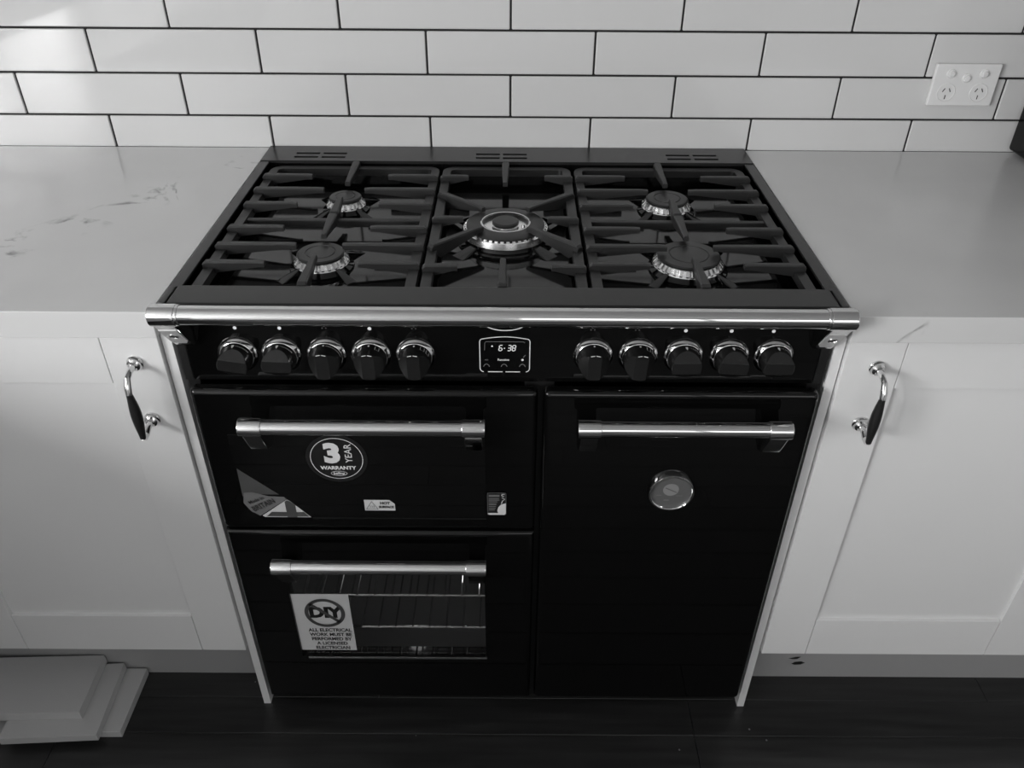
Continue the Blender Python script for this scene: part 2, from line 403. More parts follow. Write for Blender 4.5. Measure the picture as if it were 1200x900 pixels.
# --- hob
b = new()
box(b, -0.437, 0.437, -0.565, -0.082, 0.858, 0.868)                       # tray floor
box(b, -0.440, -0.4365, -0.565, -0.082, 0.858, 0.899); box(b, 0.4365, 0.440, -0.565, -0.082, 0.858, 0.899)
box(b, -0.437, 0.437, -0.0835, -0.080, 0.858, 0.899); box(b, -0.437, 0.437, -0.5655, -0.562, 0.858, 0.899)
# shallow pressed wells around the burners
BUR = [(-0.275, -0.221, 0.0265, 'small burner'), (-0.275, -0.438, 0.0345, ''), (0.275, -0.221, 0.035, ''), (0.275, -0.438, 0.046, '')]
obj('hob_tray', b, M_pan, cooker)
for s in (-1, 1):
    b = new(); box(b, s*0.4365, s*0.4535, -0.568, -0.082, 0.866, HZ, bev=0.0015); obj('side_trim', b, M_satin, cooker)
    b = new(); box(b, s*0.4435, s*0.4535, -0.6135, -0.568, 0.885, HZ+0.0012, bev=0.002); obj('corner_trim', b, M_satin, cooker)
b = new(); box(b, -0.443, 0.443, -0.6135, -0.5625, 0.885, HZ, bev=0.0025, seg=3); obj('front_trim', b, M_satin, cooker)
# vent strip with real slots
b = new()
xs = [-0.4535]; holes = []
for c in (-0.348, -0.0105, 0.3455):
    for s0, s1 in ((-0.0475, -0.003), (0.003, 0.0475)): xs += [c+s0, c+s1]
xs.append(0.4535); ys = [-0.083, -0.0680, -0.0595, -0.0480, -0.0395, -0.004]
for i in range(len(xs)-1):
    for j in range(len(ys)-1):
        slot = (i % 2 == 1) and j in (1, 3)
        if not slot: box(b, xs[i], xs[i+1], ys[j], ys[j+1], HZ-0.004, HZ+0.0015)
box(b, -0.4535, 0.4535, -0.083, -0.081, 0.866, HZ-0.004)
obj('vent_strip', b, M_satin, cooker)
b = new(); box(b, -0.45, 0.45, -0.078, -0.004, 0.85, 0.868); obj('vent_duct', b, M_body, cooker)

# --- burners
def burner(x, y, rc, nteeth):
    z0 = 0.868
    b = new(); rb = rc + 0.010
    lathe(b, [(rb+0.004, 0), (rb+0.003, 0.003), (rb-0.002, 0.006), (rb-0.004, 0.010)], (x, y, z0), seg=40)
    for i in range(4):                                              # pressed ribs that run out from the cup
        a = PI/4 + i*PI/2; c, s = math.cos(a), math.sin(a)
        def P(r, t, z): return (x + c*r - s*t, y + s*r + c*t, z)
        hull(b, [P(rb-0.004, -.006, z0), P(rb-0.004, .006, z0), P(rb+0.030, -.009, z0), P(rb+0.030, .009, z0),
                 P(rb-0.004, -.0035, z0+0.011), P(rb-0.004, .0035, z0+0.011), P(rb+0.022, -.005, z0+0.0035), P(rb+0.022, .005, z0+0.0035)], bev=0.0012)
    base = obj('burner', b, M_pan, cooker)
    h = new()
    lathe(h, [(rc-0.004, 0.009), (rc-0.002, 0.010), (rc-0.001, 0.0185), (rc-0.003, 0.020)], (x, y, z0), seg=40)
    lathe(h, [(rc+0.006, 0.0085), (rc+0.0075, 0.0095), (rc+0.006, 0.0115), (rc-0.003, 0.013)], (x, y, z0), seg=40)
    for i in range(nteeth):
        a = 2*PI*(i+0.5)/nteeth; c, s = math.cos(a), math.sin(a); t0 = PI*rc/nteeth*0.55
        def P(r, t, z): return (x + c*r - s*t, y + s*r + c*t, z0+z)
        hull(h, [P(rc-.003, -t0, .011), P(rc-.003, t0, .011), P(rc+.0065, -t0, .0095), P(rc+.0065, t0, .0095),
                 P(rc-.003, -t0, .0195), P(rc-.003, t0, .0195), P(rc+.0005, -t0, .0190), P(rc+.0005, t0, .0190), P(rc+.0065, -t0*.8, .0125), P(rc+.0065, t0*.8, .0125)])
    obj('burner_head', h, M_alu, base)
    c_ = new()
    lathe(c_, [(rc-.001, .0195), (rc+.0005, .0205), (rc+.0008, .0225), (rc-.0012, .0243), (rc*.66, .0246), (rc*.645, .0236), (rc*.62, .0236), (rc*.605, .0246), (rc*.3, .0249), (0.0005, .0250)], (x, y, z0), seg=48)
    obj('burner_cap', c_, M_cap, base)
for (x, y, rc, _), n in zip(BUR, (20, 26, 26, 34)): burner(x, y, rc, n)
# wok burner in the middle
def wok():
    x, y, z0 = 0.0, -0.334, 0.868
    b = new()
    lathe(b, [(0.080, 0), (0.079, 0.003), (0.070, 0.005), (0.066, 0.011)], (x, y, z0), seg=56)
    for i in range(4):
        a = PI/4 + i*PI/2; c, s = math.cos(a), math.sin(a)
        def P(r, t, z): return (x + c*r - s*t, y + s*r + c*t, z)
        hull(b, [P(0.064, -.010, z0), P(0.064, .010, z0), P(0.104, -.014, z0), P(0.104, .014, z0), P(0.064, -.006, z0+.010), P(0.064, .006, z0+.010), P(0.092, -.008, z0+.003), P(0.092, .008, z0+.003)], bev=0.0015)
    base = obj('burner', b, M_pan, cooker)
    h = new()
    lathe(h, [(0.060, .010), (0.0685, .0102), (0.0695, .0115), (0.0672, .0205), (0.0630, .0218), (0.058, .0220)], (x, y, z0), seg=56)
    for i in range(44):
        a = 2*PI*(i+.5)/44; c, s = math.cos(a), math.sin(a)
        def P(r, t, z): return (x + c*r - s*t, y + s*r + c*t, z0+z)
        hull(h, [P(.060, -.0026, .020), P(.060, .0026, .020), P(.0665, -.0026, .020), P(.0665, .0026, .020), P(.060, -.0026, .0238), P(.060, .0026, .0238), P(.064, -.0024, .0236), P(.064, .0024, .0236)])
    lathe(h, [(0.036, .012), (0.037, .0145), (0.0355, .017), (0.0355, .012)], (x, y, z0), seg=40, cap0=False, cap1=False)
    obj('burner_head', h, M_alu, base)
    c_ = new()   # outer cap is a ring
    lathe(c_, [(.0385, .014), (.0370, .024), (.0385, .0278), (.042, .0287), (.054, .0275), (.0605, .0262), (.0625, .0250), (.0625, .0238), (.0615, .0232), (.0385, .014)], (x, y, z0), seg=56, cap0=False, cap1=False)
    obj('burner_cap', c_, M_cap, base)
    r = new(); lathe(r, [(.0400, .0285), (.0385, .0292), (.0370, .0286), (.0366, .0265)], (x, y, z0), seg=48, cap0=False, cap1=False)
    lathe(r, [(.0365, .012), (.030, .0125), (.022, .0125)], (x, y, z0), seg=40, cap0=False, cap1=True)
    obj('inner_rim', r, M_chrome, base)
    i_ = new(); lathe(i_, [(.0215, .012), (.0215, .016), (.0185, .018), (.0195, .0235), (.0215, .0255), (.0215, .027)], (x, y, z0), seg=36); obj('inner_head', i_, M_chrome, base)
    k = new(); lathe(k, [(.0195, .0268), (.0213, .0275), (.0213, .0295), (.0190, .0312), (.0005, .0316)], (x, y, z0), seg=36); obj('inner_cap', k, M_cap, base)
    e = new(); cyl(e, (x+.0285, y-.006, z0+.012), (x+.0285, y-.006, z0+.0265), .0026, 10, bev=.0006); obj('igniter', e, M_chrome, base)
wok()

# --- pan supports
GT = 0.906
def finger(parent, p, q, w0=0.0105, w1=0.0085, h0=0.0175, h1=0.0085, notch=True):
    """raised bar from root p to tip q (x, y); deep at the root, slim at the tip"""
    p = Vector((p[0], p[1], 0)); q = Vector((q[0], q[1], 0)); d = (q-p).normalized(); n = Vector((-d.y, d.x, 0)); L = (q-p).length
    pts = []
    for t, wd, h, top in ((0.0, w0, 0.012, GT-0.0035), (0.004/L, w0, 0.016, GT), (0.16, w0, h0, GT), (0.9, w1, h1, GT), (1.0, w1, h1*0.9, GT-0.0008)):
        c = p + d*L*t
        for s in (-1, 1):
            pts.append(c + n*s*wd*0.36 + Vector((0, 0, top))); pts.append(c + n*s*wd*0.5 + Vector((0, 0, top-0.002))); pts.append(c + n*s*wd*0.5 + Vector((0, 0, top-h)))
    # ruled sections, closed at both ends
    t = bmesh.new(); R_ = []
    for i in range(5):
        P = pts[i*6:(i+1)*6]; R_.append([t.verts.new(v) for v in (P[0], P[1], P[2], P[5], P[4], P[3])])
    for A, B in zip(R_, R_[1:]):
        for k in range(6): t.faces.new((A[k], A[(k+1) % 6], B[(k+1) % 6], B[k]))
    t.faces.new(R_[0]); t.faces.new(R_[-1]); bmesh.ops.recalc_face_normals(t, faces=list(t.faces))
    b = new(); merge(b, t); return obj('finger', b, M_iron, parent, sharp=25)
def frame_rail(b, pts, wd, z0, z1):
    for (x0, y0), (x1, y1) in zip(pts, pts[1:]):
        if abs(x1-x0) < 1e-6: box(b, x0-wd/2, x0+wd/2, y0, y1, z0, z1, bev=0.002)
        else: box(b, x0, x1, y0-wd/2, y0+wd/2, z0, z1, bev=0.002)
def support(x0, x1, centre):
    b = new(); ZT, ZB = 0.8965, 0.884; ya, yb, r = -0.090, -0.560, 0.022; W_ = 0.0145
    # outline of back and sides with rounded back corners
    t = bmesh.new(); out = [(x0, yb)] + [(x0+r-r*math.cos(a), ya-r+r*math.sin(a)) for a in [i*PI/2/5 for i in range(6)]] + \
        [(x1-r+r*math.sin(a), ya-r+r*math.cos(a)) for a in [i*PI/2/5 for i in range(6)]] + [(x1, yb)]
    ri = r-0.006; xi0, xi1, yi = x0+W_, x1-W_, ya-W_
    inn = [(xi0, yb)] + [(xi0+ri*.5*(1-math.cos(a)), yi-ri*.5*(1-math.sin(a))) for a in [i*PI/2/5 for i in range(6)]] + \
        [(xi1-ri*.5*(1-math.sin(a)), yi-ri*.5*(1-math.cos(a))) for a in [i*PI/2/5 for i in range(6)]] + [(xi1, yb)]
    V = {}
    for tag_, P in (('o', out), ('i', inn)):
        for lv, z in (('t', ZT), ('b', ZB)): V[tag_+lv] = [t.verts.new((px, py, z)) for px, py in P]
    n = len(out)
    for i in range(n-1):
        t.faces.new((V['ot'][i], V['ot'][i+1], V['it'][i+1], V['it'][i])); t.faces.new((V['ob'][i], V['ib'][i], V['ib'][i+1], V['ob'][i+1]))
        t.faces.new((V['ot'][i], V['ob'][i], V['ob'][i+1], V['ot'][i+1])); t.faces.new((V['it'][i], V['it'][i+1], V['ib'][i+1], V['ib'][i]))
    for i in (0, n-1): t.faces.new((V['ot'][i], V['it'][i], V['ib'][i], V['ob'][i]))
    bmesh.ops.recalc_face_normals(t, faces=list(t.faces)); merge(b, t)
    box(b, x0+0.002, x1-0.002, yb, yb+0.008, ZB-0.006, ZB+0.006, bev=0.0015)                 # low front bar
    if not centre: box(b, x0+0.004, x1-0.004, -0.3285, -0.3175, ZB-0.002, ZT-0.002, bev=0.002)
    for (lx, ly) in ((x0+0.007, -0.125), (x1-0.007, -0.125), (x0+0.007, -0.53), (x1-0.007, -0.53)):
        lathe(b, [(0.005, 0.868-ZB), (0.006, 0), (0.0065, 0.004)], (lx, ly, ZB), seg=12)
    return obj('pan_support', b, M_iron, cooker)
def side_support(xc):
    x0, x1 = xc-0.1535, xc+0.1535; s = support(x0, x1, False)
    for yb, ra, rb in ((-0.221, 0.065, 0.061), (-0.438, 0.064, 0.0575)):
        for yy, reach in ((yb+ra, 0.067), (yb+0.002, 0.0345), (yb-rb, 0.067)):
            finger(s, (x0-0.001, yy), (xc-reach, yy)); finger(s, (x1+0.001, yy), (xc+reach, yy))
    finger(s, (xc, -0.086), (xc, -0.190), w0=0.013)
    finger(s, (xc, -0.323), (xc, -0.256), w0=0.014, h0=0.016); finger(s, (xc, -0.323), (xc, -0.404), w0=0.014, h0=0.016)
    finger(s, (xc, -0.5615), (xc, -0.474), w0=0.014)
side_support(-0.2755); side_support(0.2755)
sc_ = support(-0.1155, 0.1155, True); yc = -0.334
for s in (-1, 1):
    for yy in (-0.157, -0.336, -0.503): finger(sc_, (s*0.1165, yy), (s*0.067, yy))
    finger(sc_, (s*0.112, yc+0.103), (s*0.036, yc+0.036), w0=0.012, h0=0.024); finger(sc_, (s*0.112, yc-0.106), (s*0.036, yc-0.036), w0=0.012, h0=0.024)
finger(sc_, (-0.002, -0.086), (-0.002, -0.188), w0=0.013); finger(sc_, (-0.002, -0.5615), (-0.002, -0.481), w0=0.013)

# --- control fascia
YF = -0.600
b = new(); box(b, -0.4365, 0.4365, YF, -0.5665, 0.7715, 0.8845, bev=0.0012)
fascia = obj('control_panel', b, M_enamel, cooker)
for s in (-1, 1):
    b = new(); box(b, s*0.4368, s*0.4495, YF-0.001, -0.5665, 0.7715, 0.8845, bev=0.002); obj('end_strip', b, M_satin, fascia)
def onF(e=0.0003): return lambda u, v: (u, YF-e, v)
# printed logo oval, indicators (half of the oval is hidden by the rail)
f = onF(0.0004)
b = new(); strip(b, ell(0.002, 0.8715, 0.031, 0.0155, 60), 0.0016, f, 0, True)
text(b, 'Belling', 0.0165, lambda u, v: f(u+0.002, v+0.8725), 0, bold=0.0005, sx=0.82)
obj('logo', b, M_print, fascia)
DOTS = [(-0.364, 1), (-0.3035, 1), (-0.243, 0), (-0.1815, 1), (-0.1215, 0), (0.121, 0), (0.1815, 0), (0.247, 1), (0.309, 1), (0.366, 1)]
for x, on in DOTS:
    b = new()
    if on: flat(b, ell(x, 0.8575, 0.0026, 0.0026, 14), f); m_ = M_led
    else:
        for dx, dz in ((-.0025, 0), (.0025, 0), (0, .003)): flat(b, ell(x+dx, 0.858+dz, 0.0011, 0.0011, 8), f)
        m_ = M_print_mid
    obj('burner_mark', b, m_, fascia)
# clock
b = new(); XC = 0.0018
top = [(XC-0.0305+0.061*i/16, 0.8425 + 0.0035*math.sin(PI*i/16)) for i in range(17)]
L_ = [(XC-0.0345+0.004*(1-math.cos(a)), 0.8375+0.005*math.sin(a)) for a in [i*PI/2/4 for i in range(5)]]
line = [(XC-0.0345+0.005*(1-math.sin(a)), 0.7885+0.006*(1-math.cos(a))) for a in [i*PI/2/4 for i in range(5)]]
line += L_ + top + [(2*XC-x, z) for x, z in reversed(L_)] + [(2*XC-x, z) for x, z in reversed(line)]
strip(b, line, 0.0013, f, 0)
for u0, u1 in ((XC-0.0235, XC-0.003), (XC+0.001, XC+0.0215)): flat(b, [(u0, .7878), (u1, .7878), (u1, .7892), (u0, .7892)], f)
strip(b, [(XC-.028, .824), (XC-.0275, .836), (XC-.026, .838), (XC+.026, .838), (XC+.0275, .836)], 0.0007, f, 1)
text(b, 'Function', 0.0046, lambda u, v: f(u+XC-.002, v+.8085), 0, bold=.00012)
text(b, 'min', 0.0036, lambda u, v: f(u+XC-.0255, v+.8085), 1)
flat(b, ell(XC+.0245, .8085, .0018, .0018, 12), f, 0); strip(b, [(XC+.0255, .8125), (XC+.0285, .8165)], .0009, f, 1)
for u in (-.0255, -.001, .0245): strip(b, ell(XC+u, .7955, .0042, .0058, 12, 0.25, PI-0.25), .0010, f, 1)
obj('clock_surround', b, [M_print, M_print_grey], fascia)
b = new()
SEG = {'a': ((0, 2), (1, 2)), 'b': ((1, 2), (1, 1)), 'c': ((1, 1), (1, 0)), 'd': ((0, 0), (1, 0)), 'e': ((0, 1), (0, 0)), 'f': ((0, 2), (0, 1)), 'g': ((0, 1), (1, 1))}
def digit(ch, u0):
    on = {'6': 'acdefg', '3': 'abcdg', '8': 'abcdefg'}[ch]; sw, sh = 0.0042, 0.0044
    for k in on:
        (x0, z0), (x1, z1) = SEG[k]
        def pp(x, z): return (u0 + x*sw + z*sh*0.16, 0.8235 + z*sh)
        p0, p1 = pp(x0, z0), pp(x1, z1); e_ = 0.10
        strip(b, [(p0[0]+(p1[0]-p0[0])*e_, p0[1]+(p1[1]-p0[1])*e_), (p1[0]-(p1[0]-p0[0])*e_, p1[1]-(p1[1]-p0[1])*e_)], .0012, f)
digit('6', XC-.0085); digit('3', XC+.0035); digit('8', XC+.0098)
flat(b, ell(XC-.0005, .8275, .0009, .0009, 8), f); flat(b, [(XC-.019, .8298), (XC-.016, .8298), (XC-.0175, .8325)], f)
obj('clock_digits', b, M_lcd, fascia)

# --- knobs
def knob(x, z, rot, style):
    o0 = (x, YF, z); ax = (0, -1, 0)
    def P(u, v, d): return (x + u*math.cos(rot) - v*math.sin(rot), YF - d, z + u*math.sin(rot) + v*math.cos(rot))
    b = new(); n = 48
    def Rd(d): return 0.0221 - 0.0016*d/0.0325
    pts = [P(Rd(d)*math.cos(2*PI*i/n), Rd(d)*math.sin(2*PI*i/n), d) for d in (0.003, 0.0075) for i in range(n)]
    hw = 0.0086; dm = 0.0325; d1 = 0.0205
    for i in range(n):                               # a turned body with both flanks sliced off down to the grip
        a = 2*PI*i/n; v = abs(math.sin(a))*0.0208
        d = dm if v <= hw else dm - (v-hw)/(0.0208-hw)*(dm-d1)
        pts.append(P(Rd(d)*math.cos(a), Rd(d)*math.sin(a), d - (0.0007 if v <= hw else 0)))
        if v <= hw: pts.append(P((Rd(d)-.0008)*math.cos(a), (Rd(d)-.0008)*math.sin(a)*0.95, d))
    aa = math.asin(hw/0.0206)
    for s_ in (aa, PI-aa, PI+aa, -aa): pts.append(P(0.0204*math.cos(s_), 0.0206*math.sin(s_), dm))
    hull(b, pts, bev=0.0005)
    k = obj('control_knob', b, M_knob, cooker, sharp=24)
    r = new(); lathe(r, [(.0278, 0), (.0278, .0012), (.0270, .0030), (.0236, .0072), (.0226, .0076), (.0220, .0066), (.0218, .003)], o0, ax, 56, cap0=False, cap1=False)
    obj('knob_ring', r, M_chrome, k)
    # marks printed on the sloping skirt, upright whatever the knob points at
    p = new()
    def sk(a, t, e=0.0006):                       # a: angle from straight up, t: 0 at the ring .. 1 at the grip
        d = 0.0085 + 0.0115*t; R1 = 0.0221 - 0.0016*d/0.0325 + e; return (x + R1*math.sin(a), YF - d, z + R1*math.cos(a))
    if style == 'gas':
        flat(p, [(-.075, .30), (.075, .30), (.085, .48), (.02, .95), (-.06, .62)], lambda u, v: sk(u, v))
        for i in range(8): flat(p, ell(0.20 + i*0.115, 0.42, .020 + .003*i, .06 + .008*i, 6), lambda u, v: sk(u, v))
    else:
        e_ = 0.0006
        flat(p, ell(0, 0.30, .060, .15, 10), lambda u, v: sk(u, v, e_))
        if style == 'arc': strip(p, [(0.15 + 1.25*i/14, 0.30) for i in range(15)], .07, lambda u, v: sk(u, v))
        elif style != 'dot':
            for a in ((0.55, 0.98) if style == 'boxes' else (0.55, -0.62)):
                strip(p, [(a-.13, .15), (a+.13, .15), (a+.13, .75), (a-.13, .75)], .035, lambda u, v: sk(u, v), 0, True)
    obj('dial_print', p, M_print, k)
    if style != 'gas':
        t = new(); hu = lambda u, v: P(v, u, 0.0328)
        strip(t, [(-.0066, .0188), (-.0010, .0200)], .0010, hu); strip(t, [(.0010, .0200), (.0066, .0188)], .0010, hu); obj('pointer_print', t, M_print, k)
ZK = 0.8150
KN = [(-0.367, -0.16, 'gas'), (-0.307, -0.03, 'gas'), (-0.2445, PI/2, 'arc'), (-0.183, PI/2, 'twin'), (-0.1215, PI/2+.03, 'boxes'),
      (0.1236, PI/2-0.02, 'dot'), (0.186, PI/2-0.06, 'boxes'), (0.2484, 0.02, 'gas'), (0.3119, -0.07, 'gas'), (0.373, 0.0, 'gas')]
for x, r, st in KN: knob(x, ZK + 0.0015*(x > 0), r, st)

# --- chrome towel rail
YR, ZR = -0.645, 0.9028
b = new(); cyl(b, (-0.418, YR, ZR), (0.418, YR, ZR), 0.0128, 40); rail = obj('towel_rail', b, M_chrome, cooker)
for s in (-1, 1):
    b = new()
    cyl(b, (s*0.416, YR, ZR), (s*0.451, YR, ZR), 0.0148, 40, bev=0.0022)
    cyl(b, (s*0.4125, YR, ZR), (s*0.4165, YR, ZR), 0.0140, 40, bev=0.0008)
    poly = [(YR-.0115, ZR-.0090), (YF-.0085, ZR-.0680), (YF-.001, ZR-.0705), (YF-.001, ZR-.0475), (YR+.013, ZR+.002)]
    prism(b, poly, lambda u, v, d: (d, u, v), s*0.4205, s*0.4465, bev=0.0018)
    # screw boss on the sloping face
    p0 = Vector((s*0.4335, YR+.0025, ZR-.0315)); nrm = Vector((0, -0.88, -0.47))
    br = obj('rail_bracket', b, M_chrome, rail)
    dv = Vector((0, YF-.0085-(YR-.0115), -.0590)).normalized(); nrm = Vector((0, -dv.z*-1, 0)); nrm = Vector((0, dv.z, -dv.y)); p1 = Vector((0, YR-.0115, ZR-.0090))
    def pl(u, v, d): q = p1 + dv*v + nrm*d; return (s*0.4335+u, q.y, q.z)
    b = new(); prism(b, [(-.0118, .0165), (.0118, .0165), (.0118, .0560), (.0070, .0655), (-.0070, .0655), (-.0118, .0560)], pl, -.0005, .0012, bev=.0004); obj('bracket_plate', b, M_chrome_pale, rail)
    p0 = Vector(pl(0, .0370, .0012))
    b = new(); lathe(b, [(.0062, -.001), (.0062, .0012), (.0050, .0018), (.0046, .0004), (.0005, .0004)], p0, nrm, 24, m=0)
    lathe(b, [(.0040, .0003), (.0040, .0009), (.0005, .0009)], p0, nrm, 16, m=1)
    obj('bracket_screw', b, [M_chrome, M_slot], rail)

# --- doors
YD = -0.622
def door(name, x0, x1, z0, z1, hole=None):
    b = new()
    if not hole: box(b, x0, x1, YD, -0.5990, z0, z1, bev=0.009, seg=6)
    else:
        hx0, hx1, hz0, hz1 = hole
        t = bmesh.new()
        xs_ = [x0, hx0, hx1, x1]; zs_ = [z0, hz0, hz1, z1]
        F = [[t.verts.new((x, YD, z)) for x in xs_] for z in zs_]; B = [[t.verts.new((x, -0.5995, z)) for x in xs_] for z in zs_]
        for j in range(3):
            for i in range(3):
                if i == 1 and j == 1: continue
                t.faces.new((F[j][i], F[j][i+1], F[j+1][i+1], F[j+1][i])); t.faces.new((B[j][i], B[j+1][i], B[j+1][i+1], B[j][i+1]))
        for i in range(3):
            t.faces.new((F[0][i], B[0][i], B[0][i+1], F[0][i+1])); t.faces.new((F[3][i], F[3][i+1], B[3][i+1], B[3][i]))
            t.faces.new((F[i][0], F[i+1][0], B[i+1][0], B[i][0])); t.faces.new((F[i][3], B[i][3], B[i+1][3], F[i+1][3]))
        t.faces.new((F[1][1], F[1][2], B[1][2], B[1][1])); t.faces.new((F[2][1], B[2][1], B[2][2], F[2][2]))
        t.faces.new((F[1][1], B[1][1], B[2][1], F[2][1])); t.faces.new((F[1][2], F[2][2], B[2][2], B[1][2]))
        bmesh.ops.recalc_face_normals(t, faces=list(t.faces))
        def on_outer(e): 
            a, c = e.verts
            return abs(a.co.y-YD) < 1e-6 and abs(c.co.y-YD) < 1e-6 and any(abs(a.co[k]-v) < 1e-6 and abs(c.co[k]-v) < 1e-6 for k, v in ((0, x0), (0, x1), (2, z0), (2, z1)))
        bmesh.ops.bevel(t, geom=[e for e in t.edges if on_outer(e)], offset=0.009, segments=6, profile=0.5, affect='EDGES')
        merge(b, t)
    return obj(name, b, M_enamel, cooker, sharp=50)
WH = (-0.3625, -0.0315, 0.1795, 0.4150)
d_grill = door('grill_door', -0.4415, 0.0490, 0.4990, 0.7690)
d_oven = door('oven_door', -0.4415, 0.0490, 0.0575, 0.4945, WH)
d_tall = door('tall_oven_door', 0.0565, 0.4440, 0.0575, 0.7690)
# grill door: flush dark window with a fine lower edge
b = new(); box(b, -0.4005, -0.027, YD-0.0008, YD+0.002, 0.5265, 0.690, bev=0.0006); obj('door_window', b, M_glass_black, d_grill)
b = new(); box(b, -0.298, -0.027, YD-0.0014, YD, 0.5248, 0.5258); obj('window_edge', b, M_satin, d_grill)
# oven door: pane set in its opening, bright lower edge
b = new(); box(b, WH[0]-.001, WH[1]+.001, YD+0.004, YD+0.008, WH[2]-.001, WH[3]+.001); obj('window_pane', b, M_pane, d_oven)
b = new(); box(b, WH[0]+.01, WH[1]+.002, YD-0.0022, YD+0.002, WH[2]-0.0045, WH[2]-0.0005, bev=0.0008); obj('window_edge', b, M_chrome, d_oven)

def handle(xa, xb, z):
    YH = -0.656; b = new(); cyl(b, (xa+0.030, YH, z), (xb-0.030, YH, z), 0.0112, 32); h = obj('door_handle', b, M_chrome, cooker)
    for xe, s in ((xa, 1), (xb, -1)):
        b = new(); cyl(b, (xe, YH, z), (xe+s*0.033, YH, z), 0.0132, 36, bev=0.0020)
        poly = [(YH-.009, z-.0085), (YH+.012, z-.050), (YD-.006, z-.0590), (YD+.0005, z-.0600), (YD+.0005, z-.020), (YH+.012, z+.003)]
        prism(b, poly, lambda u, v, d: (d, u, v), xe+s*0.004, xe+s*0.030, bev=0.0018)
        obj('handle_bracket', b, M_chrome, h)
handle(-0.3665, -0.0245, 0.7310); handle(-0.3665, -0.0265, 0.4500); handle(0.1035, 0.4005, 0.7310)

# --- stickers (printed, flat, one mesh each)
def onD(e): return lambda u, v: (u, YD-e, v)
f1, f2, f3 = onD(0.0012), onD(0.0016), onD(0.0020)
def sticker(name, b, mats, par, label): o = obj(name, b, mats, par); o['label'] = label; return o
cx, cz = -0.2465, 0.6470
b = new(); flat(b, ell(cx, cz, .0455, .0455, 56), f1, 0); strip(b, ell(cx, cz, .0385, .0385, 64), .0010, f2, 1, True)
text(b, '3', .0480, lambda u, v: f2(u+cx-.0060, v+cz+.0085), 1, bold=.0028, sx=1.05)
text(b, 'YEAR', .0150, lambda u, v: f2(u+cx+.0185, v+cz+.0100), 1, rot=PI/2, bold=.0001)
text(b, 'WARRANTY', .0092, lambda u, v: f2(u+cx+.0005, v+cz-.0180), 1, bold=.0004, sx=1.02)
strip(b, ell(cx+.0005, cz-.0285, .0120, .0043, 32), .0008, f2, 1, True)
text(b, 'belling', .0066, lambda u, v: f2(u+cx+.0005, v+cz-.0285), 1, bold=.0002)
sticker('warranty_sticker', b, [M_sticker_black, M_print], d_grill, 'round black sticker reading 3 YEAR WARRANTY in white')
# flag corner sticker, folded banner with lettering
b = new()
A, B_, C_ = (-0.3985, 0.6265), (-0.4005, 0.5270), (-0.3000, 0.5270)
flat(b, [A, (-0.3995, 0.570), (-0.380, 0.5745), (-0.3430, 0.5745)], f1, 0)
flat(b, [(-0.3965, 0.578), (-0.3845, 0.5795), (-0.360, 0.5715), (-0.3360, 0.5700), (-0.3330, 0.5650), (-0.3790, 0.5300), (-0.3920, 0.5400), (-0.4005, 0.557)], f2, 1)
flat(b, [(-0.3330, 0.5640), (-0.3290, 0.5615), (-0.3000, 0.5270), (-0.3720, 0.5270), (-0.3760, 0.5300)], f1, 2)
flat(b, [(-0.3370, 0.5270), (-0.3370, 0.5600), (-0.3330, 0.5630), (-0.3290, 0.5610), (-0.3215, 0.5530), (-0.3215, 0.5270)], f2, 3)
flat(b, [(-0.3690, 0.5290), (-0.3600, 0.5385), (-0.3100, 0.5385), (-0.3030, 0.5290)], onD(0.0018), 3)
text(b, 'Made in', .0095, lambda u, v: f3(u-0.3800, v+0.5630), 4, rot=0.45, bold=.0001, sx=.9)
text(b, 'BRITAIN', .0140, lambda u, v: f3(u-0.3700, v+0.5530), 4, rot=0.50, bold=.0003, sx=.80)
sticker('flag_sticker', b, [M_print_mid, M_print_grey, M_sticker_white, M_print_mid, M_print_black], d_grill, 'triangular grey flag sticker reading Made in BRITAIN')
b = new(); x0, x1, z0, z1 = -0.2145, -0.1675, 0.5425, 0.5645
flat(b, [(x0, z0), (x1, z0), (x1, z1-.008), (x1-.008, z1), (x0, z1)], f1, 0)
tx = x0+.0115; strip(b, [(tx-.009, z0+.003), (tx+.009, z0+.003), (tx, z1-.003)], .0014, f2, 1, True)
for i in (-1, 0, 1): strip(b, [(tx+i*.0028-.0005, z0+.0055), (tx+i*.0028+.0008, z0+.008), (tx+i*.0028-.0005, z0+.0105)], .0006, f2, 1)
text(b, 'HOT', .0072, lambda u, v: f2(u+x0+.0320, v+z0+.0155), 1, bold=.0004); text(b, 'SURFACE', .0062, lambda u, v: f2(u+x0+.0335, v+z0+.0075), 1, bold=.00035, sx=.90)
sticker('warning_label', b, [M_sticker_white, M_print_black], d_grill, 'white label reading HOT SURFACE with a warning triangle')
b = new(); x0, x1, z0, z1 = -0.0250, 0.0045, 0.5345, 0.5815
flat(b, rrect(x0, x1, z0, z1, .003), f1, 0); strip(b, rrect(x0+.0005, x1-.0005, z0+.0005, z1-.0005, .003), .0005, f2, 2, True)
flat(b, [(x0+.001, z0+.0045), (x0+.001, z0+.002), (x0+.003, z0+.0008), (x1-.003, z0+.0008), (x1-.0008, z0+.003), (x1-.0008, z0+.025), (x1-.008, z0+.0225), (x1-.0125, z0+.0165), (x1-.0140, z0+.0100), (x1-.0135, z0+.0065), (x1-.0120, z0+.0045)], f2, 1)
strip(b, ell(x1-.0045, z1-.0055, .0026, .0024, 14, 0.8, PI+2.0), .0012, f2, 1); strip(b, [(x1-.0075, z0+.024), (x1-.0060, z0+.030), (x1-.0020, z0+.0335), (x1-.0070, z0+.0365)], .0011, f2, 1)
